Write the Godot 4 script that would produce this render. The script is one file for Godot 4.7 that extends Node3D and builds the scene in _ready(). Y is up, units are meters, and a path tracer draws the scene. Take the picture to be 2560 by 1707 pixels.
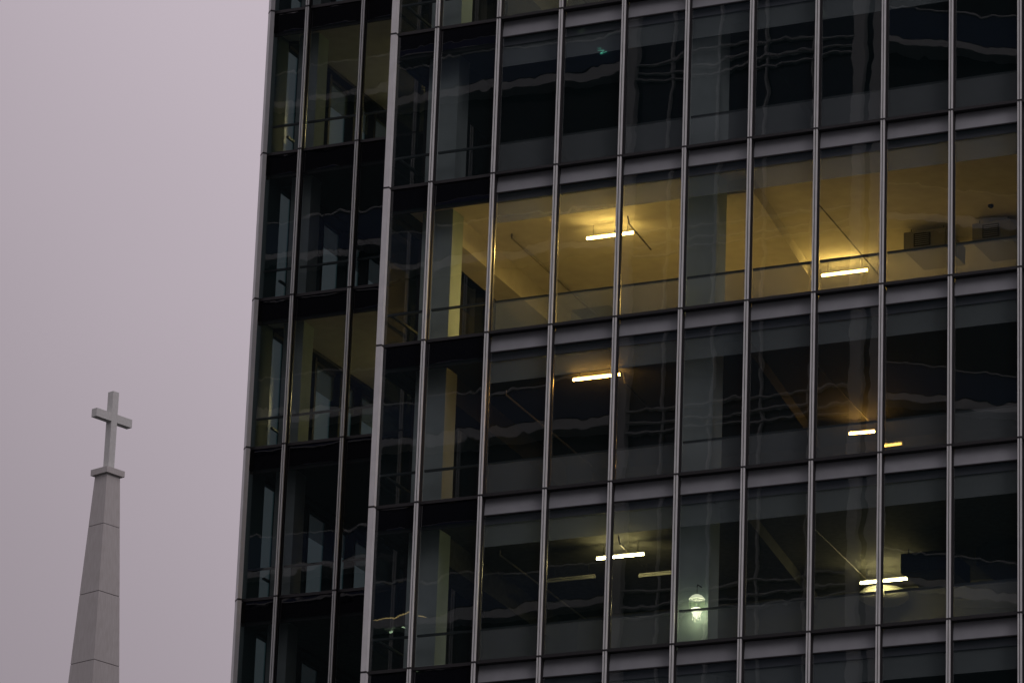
extends Node3D

# metres; x runs along the glass front, y is up, z comes out of the front towards the street
const ROW0 := 42.39      # height of the uppermost joint line in the picture
const STOREY := 3.6486   # floor to floor
const BAY := 1.5
const LEFT := -2.567     # left corner of the front block
const BACK_Z := -5.388   # plane of the set-back block
const BACK_X := -8.695   # left corner of the set-back block
const RIGHT := 18.0
const TOP := -2          # storeys built in full: TOP .. LAST (storey k lies between joint lines k-1 and k)
const LAST := 6

var M := {}
var boxes := {}
var wave := FastNoiseLite.new()
var rng := RandomNumberGenerator.new()
var pane_meshes := {}


func lin(r: float, g: float, b: float, a := 1.0) -> Color:
	var c := Color(r, g, b).linear_to_srgb()
	c.a = a
	return c


func _ready() -> void:
	rng.seed = 41
	wave.seed = 7
	wave.frequency = 1.0
	# ---- camera
	var cam := Camera3D.new()
	cam.name = "camera"
	cam.fov = 8.2898
	cam.near = 1.0
	cam.far = 3000.0
	cam.position = Vector3(41.7011, ROW0 - 40.7874, 85.1726)
	cam.basis = view_basis(0.44940, 0.33770, 0.03730)
	add_child(cam)
	cam.current = true
	# ---- sky: thick evening overcast, tinted violet
	var env := Environment.new()
	env.background_mode = Environment.BG_SKY
	var sky := Sky.new()
	var pano := PanoramaSkyMaterial.new()
	pano.panorama = overcast()
	pano.energy_multiplier = 1.0
	sky.sky_material = pano
	env.sky = sky
	env.ambient_light_source = Environment.AMBIENT_SOURCE_SKY
	env.tonemap_mode = Environment.TONE_MAPPER_LINEAR
	env.tonemap_exposure = 1.0
	env.sdfgi_enabled = true
	env.ssao_enabled = true
	env.ssil_enabled = true
	var we := WorldEnvironment.new()
	we.name = "environment"
	we.environment = env
	add_child(we)
	# ---- what little of the sun comes through the cloud
	var sun := DirectionalLight3D.new()
	sun.name = "veiled_sun"
	sun.light_energy = 0.2
	sun.light_color = lin(1.0, 0.86, 0.92)
	sun.light_angular_distance = 20.0
	sun.basis = Basis.looking_at(-Vector3(0.8, 0.45, 0.42), Vector3.UP)
	sun.shadow_enabled = true
	add_child(sun)
	# ---- materials, then the place
	make_materials()
	ground()
	tower()
	church()
	opposite()
	fittings()


func view_basis(yaw: float, pitch: float, roll: float) -> Basis:
	return Basis(Vector3.UP, yaw) * Basis(Vector3.RIGHT, pitch) * Basis(Vector3.BACK, roll)


func overcast() -> ImageTexture:
	var w := 768
	var h := 384
	var n := FastNoiseLite.new()
	n.seed = 12
	n.frequency = 1.0
	n.fractal_octaves = 4
	var im := Image.create(w, h, false, Image.FORMAT_RGBF)
	for j in h:
		var el := (0.5 - (j + 0.5) / h) * PI
		for i in w:
			var a := (i + 0.5) / w * TAU
			var d := Vector3(sin(a) * cos(el), sin(el), -cos(a) * cos(el))
			# overcast: the zenith brighter than the horizon, soft banks of cloud over it
			var l := 0.249 * (1.0 + 2.0 * maxf(d.y, 0.0))
			l *= 1.0 + 0.17 * sin(16.0 * d.x - 8.0 * d.z + 8.0 * d.y - 1.25) * clampf(2.0 - 2.0 * d.y, 0.0, 1.0)
			var q := d * Vector3(3.0, 5.0, 3.0)
			l *= 1.0 + 0.08 * n.get_noise_3d(q.x, q.y, q.z)
			im.set_pixel(i, j, Color(l * 1.0, l * 0.872, l * 0.975))
	return ImageTexture.create_from_image(im)


# ------------------------------------------------------------------ helpers

func tag(o: Node, label: String, category: String, group := "", kind := "") -> void:
	if label: o.set_meta("label", label)
	if category: o.set_meta("category", category)
	if group: o.set_meta("group", group)
	if kind: o.set_meta("kind", kind)


func holder(called: String, parent: Node, at := Vector3.ZERO) -> Node3D:
	var o := Node3D.new()
	o.name = called
	o.position = at
	parent.add_child(o, true)
	return o


func put(called: String, mesh: Mesh, m: Material, parent: Node, at := Vector3.ZERO, turn := Vector3.ZERO) -> MeshInstance3D:
	var o := MeshInstance3D.new()
	o.name = called
	o.mesh = mesh
	if m: o.material_override = m
	o.position = at
	o.rotation = turn
	parent.add_child(o, true)
	return o


func box(called: String, lo: Vector3, hi: Vector3, m: Material, parent: Node) -> MeshInstance3D:
	var s := hi - lo
	var key := s.snapped(Vector3.ONE * 0.0005)
	if not boxes.has(key):
		var b := BoxMesh.new()
		b.size = s
		boxes[key] = b
	return put(called, boxes[key], m, parent, (lo + hi) / 2.0)


func add_box(st: SurfaceTool, lo: Vector3, hi: Vector3) -> void:
	var b := BoxMesh.new()
	b.size = hi - lo
	st.append_from(b, 0, Transform3D(Basis(), (lo + hi) / 2.0))


func tube_mesh(points: Array, r: float, sides := 8) -> ArrayMesh:
	var st := SurfaceTool.new()
	st.begin(Mesh.PRIMITIVE_TRIANGLES)
	for i in points.size() - 1:
		var a: Vector3 = points[i]
		var b: Vector3 = points[i + 1]
		var c := CylinderMesh.new()
		c.top_radius = r
		c.bottom_radius = r
		c.height = a.distance_to(b)
		c.radial_segments = sides
		c.rings = 1
		var y := (b - a).normalized()
		var x := y.cross(Vector3.UP if absf(y.y) < 0.9 else Vector3.RIGHT).normalized()
		st.append_from(c, 0, Transform3D(Basis(x, y, x.cross(y)), (a + b) / 2.0))
		if i > 0:
			var s := SphereMesh.new()
			s.radius = r
			s.height = r * 2
			s.radial_segments = sides
			s.rings = 4
			st.append_from(s, 0, Transform3D(Basis(), a))
	return st.commit()


func quad(st: SurfaceTool, a: Vector3, b: Vector3, c: Vector3, d: Vector3) -> void:  # clockwise seen from the front
	for v in [a, b, c, a, c, d]:
		st.add_vertex(v)


func lathe(profile: Array, sides := 24) -> ArrayMesh:  # profile of (radius, height), from the bottom up
	var st := SurfaceTool.new()
	st.begin(Mesh.PRIMITIVE_TRIANGLES)
	st.set_smooth_group(0)
	for i in profile.size() - 1:
		var p: Vector2 = profile[i]
		var q: Vector2 = profile[i + 1]
		for k in sides:
			var a := TAU * k / sides
			var b := TAU * (k + 1) / sides
			quad(st, Vector3(cos(a) * p.x, p.y, sin(a) * p.x), Vector3(cos(a) * q.x, q.y, sin(a) * q.x), Vector3(cos(b) * q.x, q.y, sin(b) * q.x), Vector3(cos(b) * p.x, p.y, sin(b) * p.x))
	st.generate_normals()
	return st.commit()


func row(r: float) -> float:
	return ROW0 - r * STOREY


# ------------------------------------------------------------------ materials

func noise_tex(freq: float, lo: Color, hi: Color, sd: int, size := 512) -> NoiseTexture2D:
	var t := NoiseTexture2D.new()
	var n := FastNoiseLite.new()
	n.seed = sd
	n.frequency = freq
	n.fractal_octaves = 5
	t.noise = n
	t.width = size
	t.height = size
	t.seamless = true
	var g := Gradient.new()
	g.set_color(0, lo)
	g.set_color(1, hi)
	t.color_ramp = g
	return t


func mat(called: String, c: Color, rough: float, metal := 0.0, spec := 0.5) -> StandardMaterial3D:
	var m := StandardMaterial3D.new()
	m.resource_name = called
	m.albedo_color = c
	m.roughness = rough
	m.metallic = metal
	m.metallic_specular = spec
	M[called] = m
	return m


func grain(m: StandardMaterial3D, t: Texture2D, scale: float) -> void:
	m.albedo_texture = t
	m.uv1_triplanar = true
	m.uv1_world_triplanar = true
	m.uv1_scale = Vector3.ONE * scale


func make_materials() -> void:
	var blotch := noise_tex(0.012, Color(0.93, 0.93, 0.93), Color(1, 1, 1), 3)
	var streak := noise_tex(0.02, Color(0.8, 0.8, 0.8), Color(1, 1, 1), 5)
	grain(mat("aluminium", lin(0.7, 0.74, 0.71), 0.4, 0.0), blotch, 0.5)
	grain(mat("corner_metal", lin(0.68, 0.71, 0.69), 0.5), blotch, 0.4)
	for v in 3:
		var tone: float = [1.0, 0.93, 1.06][v]
		grain(mat("spandrel_metal_%d" % v, lin(0.26 * tone, 0.283 * tone, 0.29 * tone), 0.5), blotch, 0.35)
	mat("ledge_metal", lin(0.017, 0.018, 0.018), 0.55)
	mat("gasket", lin(0.012, 0.012, 0.013), 0.6)
	mat("inner_metal", lin(0.34, 0.34, 0.35), 0.26, 0.85)
	var g := mat("glass", lin(0.008, 0.017, 0.018, 0.47), 0.0, 0.0, 0.75)
	g.transparency = BaseMaterial3D.TRANSPARENCY_ALPHA
	var dp := mat("dark_pane", lin(0.006, 0.01, 0.012, 0.72), 0.0, 0.0, 0.6)
	dp.transparency = BaseMaterial3D.TRANSPARENCY_ALPHA
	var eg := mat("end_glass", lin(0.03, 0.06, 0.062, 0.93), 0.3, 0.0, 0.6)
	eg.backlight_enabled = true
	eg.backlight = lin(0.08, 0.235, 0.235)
	eg.transparency = BaseMaterial3D.TRANSPARENCY_ALPHA
	var eb := mat("end_blind", lin(0.12, 0.16, 0.15, 0.45), 0.9)
	eb.transparency = BaseMaterial3D.TRANSPARENCY_ALPHA
	mat("end_panel", lin(0.07, 0.13, 0.13), 0.6)
	mat("black_glass", lin(0.003, 0.004, 0.006), 0.02, 0.0, 0.6)
	var b := mat("blind", lin(0.56, 0.69, 0.68, 0.3), 0.9)
	b.transparency = BaseMaterial3D.TRANSPARENCY_ALPHA
	var gg := mat("frosted", lin(0.66, 0.78, 0.78, 0.2), 0.7)
	gg.transparency = BaseMaterial3D.TRANSPARENCY_ALPHA
	mat("head", lin(0.2, 0.23, 0.26), 0.6)
	mat("rail", lin(0.08, 0.1, 0.1), 0.4, 0.3)
	grain(mat("concrete", lin(0.43, 0.55, 0.53), 0.85), blotch, 0.25)
	grain(mat("slab", lin(0.1, 0.1, 0.1), 0.9), streak, 0.4)
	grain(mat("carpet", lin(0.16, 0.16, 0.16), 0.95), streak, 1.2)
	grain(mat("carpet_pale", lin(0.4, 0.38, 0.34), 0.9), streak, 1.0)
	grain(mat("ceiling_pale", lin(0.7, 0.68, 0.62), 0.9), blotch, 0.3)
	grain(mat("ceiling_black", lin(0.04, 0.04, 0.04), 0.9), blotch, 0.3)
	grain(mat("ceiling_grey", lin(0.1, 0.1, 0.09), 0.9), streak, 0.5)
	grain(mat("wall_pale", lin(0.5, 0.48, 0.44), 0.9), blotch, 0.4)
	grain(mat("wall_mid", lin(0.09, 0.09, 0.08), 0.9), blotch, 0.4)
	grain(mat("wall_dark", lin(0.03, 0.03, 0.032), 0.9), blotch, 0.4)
	mat("duct_metal", lin(0.32, 0.32, 0.31), 0.45, 0.5)
	mat("duct_dark", lin(0.02, 0.022, 0.022), 0.6)
	mat("fitting_white", lin(0.6, 0.6, 0.56), 0.5)
	mat("dark_part", lin(0.02, 0.02, 0.02), 0.6)
	mat("pipe_dark", lin(0.06, 0.055, 0.045), 0.5)
	mat("pipe", lin(0.25, 0.24, 0.2), 0.5)
	grain(mat("spire_stone", lin(0.53, 0.535, 0.51), 0.85), noise_tex(0.03, Color(0.9, 0.89, 0.88), Color(1, 1, 1), 9), 0.5)
	M.spire_stone.uv1_scale = Vector3(0.9, 0.12, 0.9)
	grain(mat("spire_white", lin(0.61, 0.64, 0.61), 0.7), noise_tex(0.03, Color(0.88, 0.88, 0.87), Color(1, 1, 1), 10), 0.8)
	M.spire_white.uv1_scale = Vector3(1.5, 0.35, 1.5)
	mat("joint", lin(0.13, 0.12, 0.12), 0.9)
	grain(mat("asphalt", lin(0.06, 0.06, 0.06), 0.9), streak, 0.2)
	mat("balcony_glass", lin(0.03, 0.055, 0.14), 0.2)
	mat("navy_glass", lin(0.012, 0.02, 0.05), 0.12, 0.0, 0.5)
	mat("white_band", lin(0.78, 0.82, 0.79), 0.7)
	mat("dark_glass", lin(0.004, 0.004, 0.005), 0.15, 0.0, 0.4)


func glow(called: String, c: Color, energy: float) -> StandardMaterial3D:
	var m := mat(called, lin(0.8, 0.8, 0.8), 0.4)
	m.emission_enabled = true
	m.emission = c
	m.emission_energy_multiplier = energy
	return m


# ------------------------------------------------------------------ the ground

func ground() -> void:
	var p := PlaneMesh.new()
	p.size = Vector2(3000, 3000)
	var o := put("ground", p, M.asphalt, self)
	tag(o, "", "", "", "structure")


# ------------------------------------------------------------------ the glass tower

# a sheet of glass, a grid whose normals lean a little as heat-treated panes do: bowed, rolled in waves, pinched at top and bottom
func pane_mesh(w: float, h: float, variant: int, strength := 1.0) -> ArrayMesh:
	var key := "%.3f %.3f %d %.2f" % [w, h, variant, strength]
	if pane_meshes.has(key):
		return pane_meshes[key]
	var r := RandomNumberGenerator.new()
	r.seed = hash(key)
	var bow_x := r.randf_range(-0.0012, 0.0016)
	var bow_y := r.randf_range(0.001, 0.0035) * (1.0 if r.randf() < 0.8 else -1.0)
	var tilt_x := r.randf_range(-0.0005, 0.0005)
	var tilt_y := r.randf_range(-0.0007, 0.0007)
	var roll := r.randf_range(0.0004, 0.0013)
	var count := r.randf_range(2.0, 4.5)
	var phase := r.randf_range(0.0, TAU)
	var pinch := r.randf_range(0.002, 0.006)
	var shift := r.randf_range(0.0, 50.0)
	var nx := 12
	var ny := maxi(6, int(h * 11.0))
	var v := PackedVector3Array()
	var n := PackedVector3Array()
	var uv := PackedVector2Array()
	var idx := PackedInt32Array()
	for j in ny + 1:
		for i in nx + 1:
			var x := float(i) / nx - 0.5
			var y := float(j) / ny
			var sx := bow_x * 2.0 * x + tilt_x + 0.0012 * wave.get_noise_2d(x * 1.4 + shift, y * 2.0) + 0.0013 * wave.get_noise_2d(x * 2.0 + shift * 1.7, y * 7.0)
			var sy := bow_y * (2.0 * y - 1.0) + tilt_y + roll * sin(TAU * (y * count + 0.35 * x) + phase) + 0.0016 * wave.get_noise_2d(x * 1.6 - shift, y * 3.0 + 9.0) + 0.0016 * wave.get_noise_2d(x * 5.0 - shift, y * 4.0 - 7.0)
			var edge := pinch * (1.0 - 3.0 * x * x)
			sy += edge * (exp(-(1.0 - y) * h / 0.14) - exp(-y * h / 0.14))
			v.append(Vector3(x * w, y * h, 0))
			n.append(Vector3(sx * strength, sy * strength, 1.0).normalized())
			uv.append(Vector2(x + 0.5, 1.0 - y))
	for j in ny:
		for i in nx:
			var a := j * (nx + 1) + i
			var b := a + nx + 1
			idx.append_array([a, b, b + 1, a, b + 1, a + 1])
	var arr := []
	arr.resize(Mesh.ARRAY_MAX)
	arr[Mesh.ARRAY_VERTEX] = v
	arr[Mesh.ARRAY_NORMAL] = n
	arr[Mesh.ARRAY_TEX_UV] = uv
	arr[Mesh.ARRAY_INDEX] = idx
	var m := ArrayMesh.new()
	m.add_surface_from_arrays(Mesh.PRIMITIVE_TRIANGLES, arr)
	pane_meshes[key] = m
	return m


var mullion_shape: ArrayMesh


func mullion(parent: Node, x: float, y: float, z: float, turn := 0.0) -> void:
	if mullion_shape == null:
		var st := SurfaceTool.new()
		st.begin(Mesh.PRIMITIVE_TRIANGLES)
		var l := STOREY - 0.04
		add_box(st, Vector3(-0.042, 0.0, -0.034), Vector3(-0.013, l, 0.0))
		add_box(st, Vector3(0.011, 0.0, -0.034), Vector3(0.042, l, 0.0))
		st.set_material(M.aluminium)
		mullion_shape = st.commit()
		var sg := SurfaceTool.new()
		sg.begin(Mesh.PRIMITIVE_TRIANGLES)
		add_box(sg, Vector3(-0.042, 0.0, -0.1005), Vector3(0.042, l, -0.0345))
		add_box(sg, Vector3(-0.06, 0.0, -0.135), Vector3(0.06, l, -0.101))
		sg.set_material(M.gasket)
		sg.commit(mullion_shape)
		var si := SurfaceTool.new()
		si.begin(Mesh.PRIMITIVE_TRIANGLES)
		add_box(si, Vector3(-0.035, 0.0, -0.205), Vector3(0.035, l, -0.136))
		si.set_material(M.inner_metal)
		si.commit(mullion_shape)
	var o := put("mullion", mullion_shape, null, parent, Vector3(x, y + 0.02, z), Vector3(0, turn, 0))
	box("joint_collar", Vector3(-0.051, -0.0395, -0.10), Vector3(0.051, -0.0005, 0.004), M.gasket, o)


# one bay of one storey; its outer face lies in z = 0 of the frame it hangs in, x from a to b
func bay(parent: Node, a: float, b: float, k: int, z: float, metal: bool, shade: bool) -> void:
	var top := row(k - 1)
	var low := row(k)
	var w := b - a
	var c := (a + b) / 2.0
	var head := 0.445 if metal else 0.53
	var wd := holder("window", parent, Vector3(c, low, z))
	var hw := w / 2.0 - 0.03
	var h := STOREY - head - 0.05
	put("pane", pane_mesh(w - 0.06, h, rng.randi_range(0, 11)), M.glass, wd, Vector3(0, 0.05, -0.115))
	box("guard_rail", Vector3(-hw, 0.745, -0.32), Vector3(hw, 0.79, -0.26), M.rail, wd)
	if metal:
		box("guard_glass", Vector3(-hw, 0.06, -0.27), Vector3(hw, 0.744, -0.255), M.frosted, wd)
	if shade:
		box("head_panel", Vector3(-hw, h - 0.11, -0.30), Vector3(hw, h + 0.06, -0.21), M.head, wd)
		box("roller_blind", Vector3(-hw, h - 0.585, -0.25), Vector3(hw, h - 0.111, -0.244), M.blind, wd)
	if metal:
		var sp := box("spandrel_panel", Vector3(a + 0.052, top - 0.42, z - 0.185), Vector3(b - 0.052, top - 0.036, z - 0.16), M["spandrel_metal_%d" % rng.randi_range(0, 2)], parent)
		sp.rotation.x = -0.15
		box("spandrel_trim", Vector3(a + 0.052, top - 0.446, z - 0.19), Vector3(b - 0.052, top - 0.4225, z - 0.10), M.gasket, parent)
		box("ledge", Vector3(a + 0.052, top - 0.034, z - 0.3), Vector3(b - 0.052, top + 0.012, z - 0.02), M.ledge_metal, parent)
		box("ledge_lip", Vector3(a + 0.052, top + 0.0125, z - 0.2), Vector3(b - 0.052, top + 0.051, z - 0.075), M.ledge_metal, parent)
	else:
		put("spandrel_glass", pane_mesh(w - 0.06, 0.49, rng.randi_range(0, 11), 3.5), M.black_glass, parent, Vector3(c, top - 0.53, z - 0.118))
		box("spandrel_backing", Vector3(a + 0.052, top - 0.6, z - 0.2), Vector3(b - 0.052, top - 0.02, z - 0.15), M.gasket, parent)
		box("ledge", Vector3(a + 0.052, top - 0.035, z - 0.2), Vector3(b - 0.052, top + 0.035, z - 0.085), M.ledge_metal, parent)


# a glazed end wall seen from the inside: windows between deep posts, along -z from z0, at x
func end_wall(parent: Node, x: float, posts: Array, k: int, head: float, glass: Material, blinds: bool) -> void:
	var low := row(k)
	for i in posts.size() - 1:
		var a: float = posts[i]
		var b: float = posts[i + 1]
		var wd := holder("end_window", parent, Vector3(x, low, (a + b) / 2.0))
		var w := a - b
		put("pane", pane_mesh(w - 0.05, STOREY - head - 0.05, 20 + i % 3), glass, wd, Vector3(-0.02, 0.05, 0), Vector3(0, -PI / 2, 0))
		if blinds and i > 0:
			box("roller_blind", Vector3(0.05, STOREY - head - 0.62, -w / 2 + 0.06), Vector3(0.056, STOREY - head - 0.001, w / 2 - 0.06), M.end_blind, wd)
		box("guard_rail", Vector3(0.12, 0.72, -w / 2 + 0.03), Vector3(0.18, 0.77, w / 2 - 0.03), M.rail, wd)
		box("head_panel", Vector3(-0.03, STOREY - head, -w / 2), Vector3(0.1, STOREY - 0.02, w / 2), M.gasket, wd)
		box("head_beam", Vector3(0.101, STOREY - head + 0.08, -w / 2), Vector3(0.34, STOREY - 0.46, w / 2), M.ledge_metal, wd)
	for p in posts.slice(1):
		box("end_post", Vector3(x - 0.05, low + 0.02, p - 0.05), Vector3(x + 0.22, low + STOREY - 0.02, p + 0.05), M.gasket, parent)


func tower() -> void:
	var t := holder("office_tower", self)
	tag(t, "dark glass office tower with grey metal bands and a few lit yellow floors", "building")
	var lines := [LEFT, -BAY]
	for i in 13:
		lines.append(i * BAY)
	var back_lines := [BACK_X, -7.713, -6.213, -4.713, -3.213]
	var end_posts := [-6.25, -6.95, -8.2, -9.5, -10.6, -11.75, -12.9, -14.0]
	for k in range(TOP, LAST + 1):
		var low := row(k)
		for i in lines.size():
			if i < lines.size() - 1:
				bay(t, lines[i], lines[i + 1], k, 0.0, i >= 2, i >= 2)
			if i > 0:
				mullion(t, lines[i], low, 0.0)
		for i in back_lines.size():
			bay(t, back_lines[i], back_lines[i + 1] if i < back_lines.size() - 1 else LEFT - 0.02, k, BACK_Z, false, false)
			if i > 0:
				mullion(t, back_lines[i], low, BACK_Z)
		# corner trims, one length per storey with a dark joint between
		for c in [[LEFT, 0.0, 0.13, 0.0], [BACK_X, BACK_Z, 0.2, -0.8]]:
			var o := box("corner_trim", Vector3(c[0] - c[2] / 2, low + 0.022, c[1] - 0.10), Vector3(c[0] + c[2] / 2, low + STOREY - 0.022, c[1]), M.corner_metal, t)
			o.rotation.y = c[3]
			box("joint_collar", Vector3(-c[2] / 2 - 0.004, -STOREY / 2 - 0.02, -0.05), Vector3(c[2] / 2 + 0.004, -STOREY / 2 + 0.0205, 0.053), M.gasket, o)
		end_wall(t, LEFT, [-0.26, -1.8, -3.5, -5.2], k, 0.6, M.dark_pane, false)
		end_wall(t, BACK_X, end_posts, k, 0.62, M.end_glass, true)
		box("end_panel", Vector3(BACK_X - 0.04, low + 0.03, -6.24), Vector3(BACK_X + 0.08, row(k - 1) - 0.06, BACK_Z - 0.26), M.end_panel, t)
	inside(t)
	# the rest of the shaft, above and below what the picture shows
	var hi := row(TOP - 1)
	var lo := row(LAST)
	box("upper_front", Vector3(LEFT, hi + 0.06, -14.0), Vector3(RIGHT, hi + 9.0, -0.1), M.black_glass, t)
	box("upper_wing", Vector3(BACK_X, hi + 0.06, -13.98), Vector3(LEFT - 0.01, hi + 9.0, BACK_Z - 0.1), M.black_glass, t)
	box("lower_front", Vector3(LEFT, 0.0, -14.0), Vector3(RIGHT, lo - 0.06, -0.1), M.black_glass, t)
	box("lower_wing", Vector3(BACK_X, 0.0, -13.98), Vector3(LEFT - 0.01, lo - 0.06, BACK_Z - 0.1), M.black_glass, t)
	box("right_wall", Vector3(RIGHT, lo - 0.05, -14.0), Vector3(RIGHT + 0.3, hi + 0.05, -0.1), M.wall_dark, t)
	box("rear_wall", Vector3(BACK_X, lo - 0.05, -14.4), Vector3(RIGHT + 0.3, hi + 0.05, -14.05), M.wall_dark, t)


func skew_beam(parent: Node, a: Vector3, b: Vector3, w: float, h: float, m: Material) -> void:
	# its right lower edge runs from a to b at ceiling height; w to the left, h down
	var st := SurfaceTool.new()
	st.begin(Mesh.PRIMITIVE_TRIANGLES)
	st.set_smooth_group(-1)
	var l := Vector3(-w, 0, 0)
	var d := Vector3(0, -h, 0)
	quad(st, a + d, a, b, b + d)
	quad(st, b + d, b + d + l, a + d + l, a + d)
	quad(st, a + d + l, b + d + l, b + l, a + l)
	quad(st, a + d + l, a + l, a, a + d)
	quad(st, b + d, b, b + l, b + d + l)
	st.generate_normals()
	put("ceiling_beam", st.commit(), m, parent)


func inside(t: Node3D) -> void:
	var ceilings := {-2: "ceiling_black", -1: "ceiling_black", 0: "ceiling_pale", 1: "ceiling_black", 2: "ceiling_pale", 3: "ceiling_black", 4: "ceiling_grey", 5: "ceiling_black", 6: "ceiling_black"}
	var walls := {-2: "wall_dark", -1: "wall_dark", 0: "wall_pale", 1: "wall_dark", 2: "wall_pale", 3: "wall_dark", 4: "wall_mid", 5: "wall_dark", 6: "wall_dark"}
	for k in range(TOP, LAST + 2):
		var y := row(k - 1)
		box("floor_slab", Vector3(LEFT + 0.03, y - 0.43, -14.0), Vector3(RIGHT, y - 0.06, -0.34), M.slab, t)
		box("floor_slab", Vector3(BACK_X + 0.03, y - 0.43, -14.0), Vector3(LEFT + 0.028, y - 0.06, BACK_Z - 0.34), M.slab, t)
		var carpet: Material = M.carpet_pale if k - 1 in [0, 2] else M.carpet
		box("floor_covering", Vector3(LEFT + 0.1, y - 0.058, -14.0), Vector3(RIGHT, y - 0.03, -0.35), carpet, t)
		box("floor_covering", Vector3(BACK_X + 0.1, y - 0.058, -14.0), Vector3(LEFT + 0.098, y - 0.03, BACK_Z - 0.35), carpet, t)
		if k > LAST:
			continue
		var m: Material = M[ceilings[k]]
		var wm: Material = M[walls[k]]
		var low := row(k)
		var c := y - 0.45
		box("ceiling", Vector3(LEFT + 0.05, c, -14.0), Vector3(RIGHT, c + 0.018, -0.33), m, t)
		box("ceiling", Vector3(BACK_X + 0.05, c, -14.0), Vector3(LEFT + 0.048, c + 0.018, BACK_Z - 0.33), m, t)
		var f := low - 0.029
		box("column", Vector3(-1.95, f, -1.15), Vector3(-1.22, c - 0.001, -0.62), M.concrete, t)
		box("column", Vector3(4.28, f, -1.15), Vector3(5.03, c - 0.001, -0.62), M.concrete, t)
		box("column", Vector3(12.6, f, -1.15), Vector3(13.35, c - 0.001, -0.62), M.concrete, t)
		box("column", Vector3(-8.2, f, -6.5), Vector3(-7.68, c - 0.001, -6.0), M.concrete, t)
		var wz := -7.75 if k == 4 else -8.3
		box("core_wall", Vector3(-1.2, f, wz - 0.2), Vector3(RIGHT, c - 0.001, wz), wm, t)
		if k == 4:
			var dome := SphereMesh.new()
			dome.radius = 0.55
			dome.height = 0.42
			put("air_diffuser", dome, M.fitting_white, t, Vector3(6.4, c - 0.36, -7.12))
		if k == 2:
			box("ceiling_vent", Vector3(-1.45, c - 0.03, -8.0), Vector3(-0.5, c - 0.001, -7.4), M.duct_metal, t)
			var ball := SphereMesh.new()
			ball.radius = 0.06
			ball.height = 0.1
			put("smoke_detector", ball, M.dark_part, t, Vector3(9.84, c - 0.03, -4.33))
		skew_beam(t, Vector3(-1.29, c, -1.16), Vector3(-1.6, c, -7.7), 0.62, 0.62, m)
		skew_beam(t, Vector3(5.63, c, -1.16), Vector3(4.62, c, -7.7), 0.6, 0.3, m)
		if k in [0, 2, 3, 4]:
			put("sprinkler_pipe", tube_mesh([Vector3(-0.66, c, -2.45), Vector3(-0.66, c - 0.1, -2.45), Vector3(-0.95, c - 0.1, -7.7)], 0.02), M.pipe, t)
			put("sprinkler_pipe", tube_mesh([Vector3(6.5, c - 0.1, -2.4), Vector3(6.1, c - 0.1, -7.7)], 0.015), M.pipe_dark, t)
			put("sprinkler_pipe", tube_mesh([Vector3(2.2, c, -2.3), Vector3(2.2, c - 0.16, -2.4), Vector3(2.02, c - 0.16, -4.0)], 0.017), M.pipe_dark, t)


# ------------------------------------------------------------------ lamps and the like inside

func strip_light(at: Vector3, length: float, drop: float, tone: Color, energy: float, lit: bool, label: String, turn := 0.0) -> void:
	var o := holder("fluorescent_light", self, at)
	o.rotation.y = turn
	tag(o, label, "ceiling light", "fluorescent strip lights hung from the tower's ceilings")
	box("housing", Vector3(-length / 2, 0.034, -0.016), Vector3(length / 2, 0.06, 0.016), M.fitting_white, o)
	for s in [-1, 1]:
		box("end_cap", Vector3(s * length / 2 - 0.012, -0.026, -0.027), Vector3(s * length / 2 + 0.012, 0.0335, 0.027), M.fitting_white, o)
		put("rod", tube_mesh([Vector3(s * length * 0.36, 0.06, 0), Vector3(s * length * 0.36, drop, 0)], 0.006, 6), M.dark_part, o)
	var c := CylinderMesh.new()
	c.top_radius = 0.026
	c.bottom_radius = 0.026
	c.height = length - 0.03
	c.radial_segments = 12
	c.rings = 1
	if not lit:
		put("tube", c, M.fitting_white, o, Vector3.ZERO, Vector3(0, 0, PI / 2))
		return
	var power := 130.0 if tone.b < 0.42 else 90.0
	if energy < 0.6:
		power = 7.0
	elif energy < 0.65:
		power = 25.0
	var key := "tube_glow_%s_%d" % [tone.to_html(), int(power)]
	put("tube", c, M[key] if M.has(key) else glow(key, tone, power), o, Vector3.ZERO, Vector3(0, 0, PI / 2))
	var l := AreaLight3D.new()
	l.name = "tube_light"
	l.area_size = Vector2(length - 0.03, 0.04)
	l.light_color = tone
	l.light_energy = energy
	l.shadow_enabled = true
	l.position = Vector3(0, -0.029, 0)
	l.rotation = Vector3(-PI / 2, 0, 0)
	o.add_child(l)


func fan_coil(x: float, y: float, z: float, w: float, m: Material, label: String) -> void:
	var o := holder("fan_coil_unit", self, Vector3(x, y, z))
	tag(o, label, "air conditioner", "air units hung from the tower's ceilings")
	# y is the underside of the ceiling; casing hangs below it
	box("casing", Vector3(0, -0.56, -1.3), Vector3(w, -0.14, 0), m, o)
	var gr := box("grille", Vector3(0.24, -0.5, 0.001), Vector3(minf(w - 0.1, 0.62), -0.2, 0.03), M.dark_part, o)
	for i in 6:
		box("slat", Vector3(-0.16, -0.125 + i * 0.045, 0.0155), Vector3(0.16, -0.11 + i * 0.045, 0.025), m, gr)
	for s in [0.1, w - 0.1]:
		put("hanger", tube_mesh([Vector3(s, -0.139, -0.2), Vector3(s, 0, -0.2)], 0.01, 6), M.dark_part, o)


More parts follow.
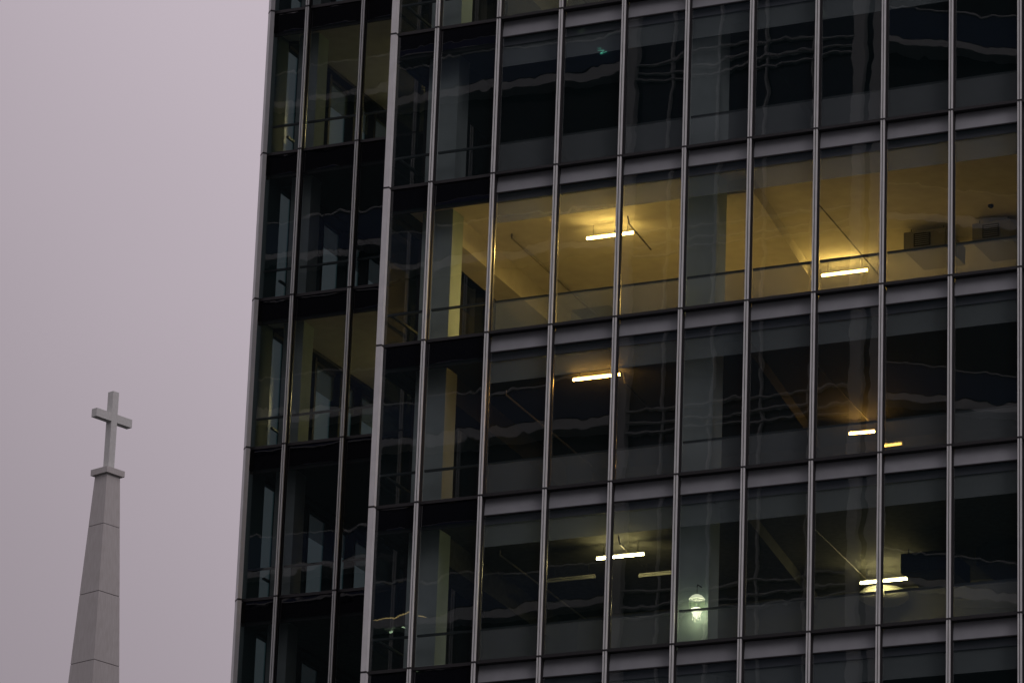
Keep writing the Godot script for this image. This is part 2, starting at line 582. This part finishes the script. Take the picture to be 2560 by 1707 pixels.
func pendant(at: Vector3) -> void:
	var o := holder("pendant_lamp", self, at)
	tag(o, "small greenish glass pendant lamp glowing in front of a concrete column", "pendant lamp")
	var shade := mat("lamp_glass", lin(0.42, 0.55, 0.42, 0.75), 0.3)
	shade.transparency = BaseMaterial3D.TRANSPARENCY_ALPHA
	shade.emission_enabled = true
	shade.emission = lin(0.75, 0.95, 0.6)
	shade.emission_energy_multiplier = 0.12
	put("canopy", lathe([Vector2(0.015, 0.36), Vector2(0.06, 0.375), Vector2(0.11, 0.35), Vector2(0.165, 0.29), Vector2(0.17, 0.275), Vector2(0.15, 0.27)]), glow("lamp_canopy_glow", lin(0.85, 0.95, 0.62), 1.1), o)
	put("lamp_shade", lathe([Vector2(0.12, 0.08), Vector2(0.155, 0.13), Vector2(0.168, 0.2), Vector2(0.16, 0.265)]), shade, o)
	put("lamp_bowl", lathe([Vector2(0.005, -0.13), Vector2(0.045, -0.12), Vector2(0.08, -0.05), Vector2(0.115, 0.03), Vector2(0.12, 0.07), Vector2(0.06, 0.1)]), glow("lamp_bowl_glow", lin(0.95, 1.0, 0.7), 2.6), o)
	for i in 8:
		var a := TAU * i / 8
		put("drop", lathe([Vector2(0.001, -0.07), Vector2(0.012, -0.05), Vector2(0.008, 0.0), Vector2(0.002, 0.02)], 8), M.lamp_canopy_glow, o, Vector3(cos(a) * 0.085, -0.08 - 0.02 * (i % 3), sin(a) * 0.085))
	put("cord", tube_mesh([Vector3(0, 0.36, 0), Vector3(0, 0.56, 0)], 0.006, 6), M.dark_part, o)
	put("hook", tube_mesh([Vector3(0, 0.56, 0), Vector3(0, 0.6, -0.03), Vector3(0, 0.6, -0.235)], 0.012, 6), M.dark_part, o)
	var l := OmniLight3D.new()
	l.name = "bulb_light"
	l.light_color = lin(0.95, 0.9, 0.5)
	l.light_energy = 0.16
	l.light_size = 0.05
	l.omni_range = 30.0
	l.omni_attenuation = 2.0
	l.shadow_enabled = true
	l.position = Vector3(0, -0.05, 0.0)
	o.add_child(l)


func fittings() -> void:
	var c0 := row(-1) - 0.45
	var c2 := row(1) - 0.45
	var c3 := row(2) - 0.45
	var c4 := row(3) - 0.45
	var yellow := lin(1.0, 0.66, 0.16)
	var amber := lin(1.0, 0.53, 0.1)
	var lime := lin(1.0, 0.86, 0.36)
	strip_light(Vector3(1.68, c2 - 0.3, -2.56), 1.15, 0.3, yellow, 17.0, true, "long lit tube hung near the glass on the fully lit yellow floor")
	strip_light(Vector3(5.66, c2 - 0.3, -6.46), 1.12, 0.3, yellow, 17.0, true, "lit tube deep in the fully lit yellow floor, low behind the guard glass")
	strip_light(Vector3(1.76, c3 - 0.15, -1.9), 1.13, 0.15, amber, 1.0, true, "amber lit tube against a black ceiling, close to the glass below the yellow floor")
	strip_light(Vector3(5.96, c3 - 0.3, -6.86), 0.62, 0.3, amber, 0.9, true, "short amber tube beside a mullion, the upper of the pair on the black ceilinged floor", 0.06)
	strip_light(Vector3(6.3, c3 - 0.3, -7.88), 0.46, 0.3, amber, 0.5, true, "lower, deeper one of the two short amber tubes on the black ceilinged floor", -0.08)
	strip_light(Vector3(2.05, c4 - 0.3, -2.77), 1.13, 0.3, lime, 0.8, true, "pale lit tube crossed by a dark pipe on the lowest lit floor")
	strip_light(Vector3(6.74, c4 - 0.3, -6.24), 1.1, 0.3, lime, 0.8, true, "pale lit tube beside the dark air unit on the lowest lit floor")
	strip_light(Vector3(0.34, c4 - 0.3, -4.0), 1.12, 0.3, lime, 0.0, false, "unlit strip light behind and left of the pale lit tube")
	strip_light(Vector3(2.4, c4 - 0.3, -4.26), 1.12, 0.3, lime, 0.0, false, "unlit strip light behind the pipe, right of the pale lit tube")
	strip_light(Vector3(1.68, c0 - 0.3, -2.56), 1.15, 0.3, lime, 2.2, true, "lit tube on the topmost storey above the picture's edge")
	strip_light(Vector3(-5.8, c0 - 0.3, -10.6), 1.15, 0.3, lime, 0.95, true, "lit tube inside the set-back wing on the uppermost storey in view")
	strip_light(Vector3(-5.8, c2 - 0.3, -10.6), 1.15, 0.3, lime, 0.95, true, "lit tube inside the set-back wing, two storeys below the other one there")
	fan_coil(7.62, c2, -4.95, 0.95, M.duct_metal, "grey air unit with a dark grille under the yellow ceiling")
	fan_coil(9.2, c2, -4.95, 0.85, M.duct_metal, "grey air unit at the far right under the yellow ceiling")
	fan_coil(7.6, c4, -4.98, 1.1, M.duct_dark, "black air unit beside the pale tube on the lowest lit floor")
	fan_coil(9.3, c4, -4.98, 0.9, M.duct_dark, "black air unit furthest right on the lowest lit floor")
	pendant(Vector3(4.87, row(3) - 2.75 - 0.15, -0.4))


# ------------------------------------------------------------------ the church spire

func church() -> void:
	var t := holder("church_spire", self, Vector3(-30.05, 0, -35.05))
	tag(t, "pale stone church spire of smooth panels topped by a plain cross", "church spire")
	var view := atan2(-0.513, -0.859)     # bearing from the street corner
	t.rotation.y = view + PI + deg_to_rad(-3.4)
	# corners of the square plan point along the axes of this node; z of the node faces the camera
	var ys := [3.3, 1.598, -0.606, -2.824, -5.03, -7.24, -9.45]
	for i in ys.size() - 1:
		var ya: float = ROW0 + ys[i] - (0.0 if i == 0 else 0.011)
		var yb: float = ROW0 + ys[i + 1] + 0.011
		var ra: float = 0.39 + 0.0593 * (3.2 - ys[i])
		var rb: float = 0.39 + 0.0593 * (3.2 - ys[i + 1])
		for f in 4:
			var st := SurfaceTool.new()
			st.begin(Mesh.PRIMITIVE_TRIANGLES)
			st.set_smooth_group(-1)
			var p := [Vector3(0, 0, 1), Vector3(1, 0, 0), Vector3(0, 0, -1), Vector3(-1, 0, 0)]
			var u: Vector3 = p[f]
			var v: Vector3 = p[(f + 1) % 4]
			var inset := 0.93
			var a1: Vector3 = u * rb + Vector3.UP * yb
			var a2: Vector3 = u * ra + Vector3.UP * ya
			var b2: Vector3 = v * ra + Vector3.UP * ya
			var b1: Vector3 = v * rb + Vector3.UP * yb
			quad(st, a1, a2, b2, b1)
			var c1: Vector3 = u * rb * inset + Vector3.UP * yb
			var c2: Vector3 = u * ra * inset + Vector3.UP * ya
			var d2: Vector3 = v * ra * inset + Vector3.UP * ya
			var d1: Vector3 = v * rb * inset + Vector3.UP * yb
			quad(st, a1, b1, d1, c1)
			quad(st, a2, c2, d2, b2)
			st.generate_normals()
			put("stone_panel", st.commit(), M.spire_stone, t)
	var core := CylinderMesh.new()
	core.radial_segments = 4
	core.rings = 1
	core.top_radius = 0.39 * 0.975
	core.bottom_radius = (0.39 + 0.0593 * 12.65) * 0.975
	core.height = 12.65
	put("mortar_core", core, M.joint, t, Vector3(0, ROW0 + 3.2 - 6.33, 0))
	var tower_top := ROW0 - 9.45
	box("belfry", Vector3(-1.6, 0, -1.6), Vector3(1.6, tower_top, 1.6), M.spire_stone, t).rotation.y = PI / 4
	var cap := holder("cross_base", t)
	var half := 0.53 * 0.7071
	var slab := BoxMesh.new()
	slab.size = Vector3(half * 2, 0.19, half * 2)
	put("cap_slab", slab, M.spire_stone, cap, Vector3(0, ROW0 + 3.34, 0), Vector3(0, PI / 4, 0))
	var cross := holder("cross", t, Vector3(0.016, ROW0, 0))
	cross.rotation.y = PI / 4
	var s := 0.121
	box("cross_post", Vector3(-s, 3.436, -s), Vector3(s, 6.0, s), M.spire_white, cross)
	box("cross_arm", Vector3(-0.75, 5.015, -s * 0.97), Vector3(-s - 0.0005, 5.28, s * 0.97), M.spire_white, cross)
	box("cross_arm", Vector3(s + 0.0005, 5.015, -s * 0.97), Vector3(0.75, 5.28, s * 0.97), M.spire_white, cross)


# ------------------------------------------------------------------ the block across the street, seen in the panes

func opposite() -> void:
	var t := holder("balcony_block", self, Vector3(0, 0, 30))
	tag(t, "dark apartment block with pale balcony edges mirrored in the tower's panes", "building")
	var z := 0.0
	var top := 66.0
	var xl := -10.4
	var xr := -3.2
	box("centre_wall", Vector3(xl, 0, z + 0.2), Vector3(xr, top, z + 12), M.navy_glass, t)
	for x in [-9.2, -7.7, -6.2, -4.8]:
		box("mullion", Vector3(x - 0.028, 0, z + 0.05), Vector3(x + 0.028, top, z + 0.199), M.white_band, t)
	box("corner_pier", Vector3(xr - 0.3, 0, z - 0.1), Vector3(xr + 0.02, top, z + 0.19), M.white_band, t)
	box("corner_pier", Vector3(xr + 0.2, 0, z + 0.1), Vector3(xr + 0.5, top, z + 0.5), M.white_band, t)
	box("corner_pier", Vector3(xl - 0.15, 0, z - 0.1), Vector3(xl + 0.15, top, z + 0.19), M.white_band, t)
	box("left_wall", Vector3(-34, 0, z + 0.4), Vector3(xl - 0.16, top - 0.5, z + 11.9), M.dark_glass, t)
	var wing := holder("wing", t, Vector3(xr, 0, z + 0.2))
	wing.rotation.y = -deg_to_rad(38)
	box("wing_wall", Vector3(0.5, 0, 0.6), Vector3(16, top - 1, 9), M.dark_glass, wing)
	box("lit_window", Vector3(-18.6, ROW0 - 3.7, z + 0.3), Vector3(-16.6, ROW0 - 3.1, z + 0.398), glow("warm_window_glow", lin(1.0, 0.75, 0.3), 2.2), t)
	for q in [[-17.4, -4.3, 0.07], [-17.0, -4.15, 0.05], [-16.7, -4.1, 0.05], [-12.6, 14.3, 0.2], [-4.7, 13.4, 0.1]]:
		box("lit_window", Vector3(q[0], ROW0 + q[1], z - 0.2), Vector3(q[0] + q[2], ROW0 + q[1] + q[2], z - 0.1), M.green_window_glow if M.has("green_window_glow") else glow("green_window_glow", lin(0.7, 1.0, 0.6), 5.0), t)
	# a small green neon sign on the pier
	var neon := holder("neon_sign", t, Vector3(-11.2, ROW0 + 12.76, z - 0.35))
	var green := glow("neon_glow", lin(0.12, 0.75, 0.5), 4.5)
	put("neon_tube", tube_mesh([Vector3(-0.14, 0.15, 0), Vector3(0.05, 0.11, 0), Vector3(-0.07, -0.03, 0), Vector3(0.12, 0.01, 0)], 0.016, 6), green, neon)
	put("neon_tube", tube_mesh([Vector3(-0.17, 0.27, 0), Vector3(-0.05, 0.24, 0)], 0.016, 6), green, neon)
	for i in range(-9, 3):
		var y := ROW0 + 12.2 + i * 5.4
		if y < 1.0 or y > top - 2: continue
		for d in [0.3, -0.15, -0.45]:
			box("glazing_bar", Vector3(xl + 0.151, y + d - 0.025, z + 0.0), Vector3(xr - 0.301, y + d + 0.025, z + 0.198), M.white_band, t)
		box("balcony_slab", Vector3(-34, y - 0.13, z - 0.3), Vector3(xl - 0.17, y + 0.13, z + 0.39), M.white_band, t)
		box("balcony_glass", Vector3(-34, y + 0.18, z - 0.26), Vector3(xl - 0.17, y + 1.2, z - 0.24), M.balcony_glass, t)
		box("balcony_rail", Vector3(-34, y + 1.21, z - 0.3), Vector3(xl - 0.17, y + 1.26, z - 0.2), M.white_band, t)
		box("balcony_slab", Vector3(0.5, y - 0.13, -0.2), Vector3(16, y + 0.13, 0.59), M.white_band, wing)
		box("balcony_glass", Vector3(0.5, y + 0.18, -0.16), Vector3(16, y + 1.0, -0.14), M.balcony_glass, wing)
		box("balcony_rail", Vector3(0.5, y + 1.01, -0.2), Vector3(16, y + 1.05, -0.1), M.white_band, wing)
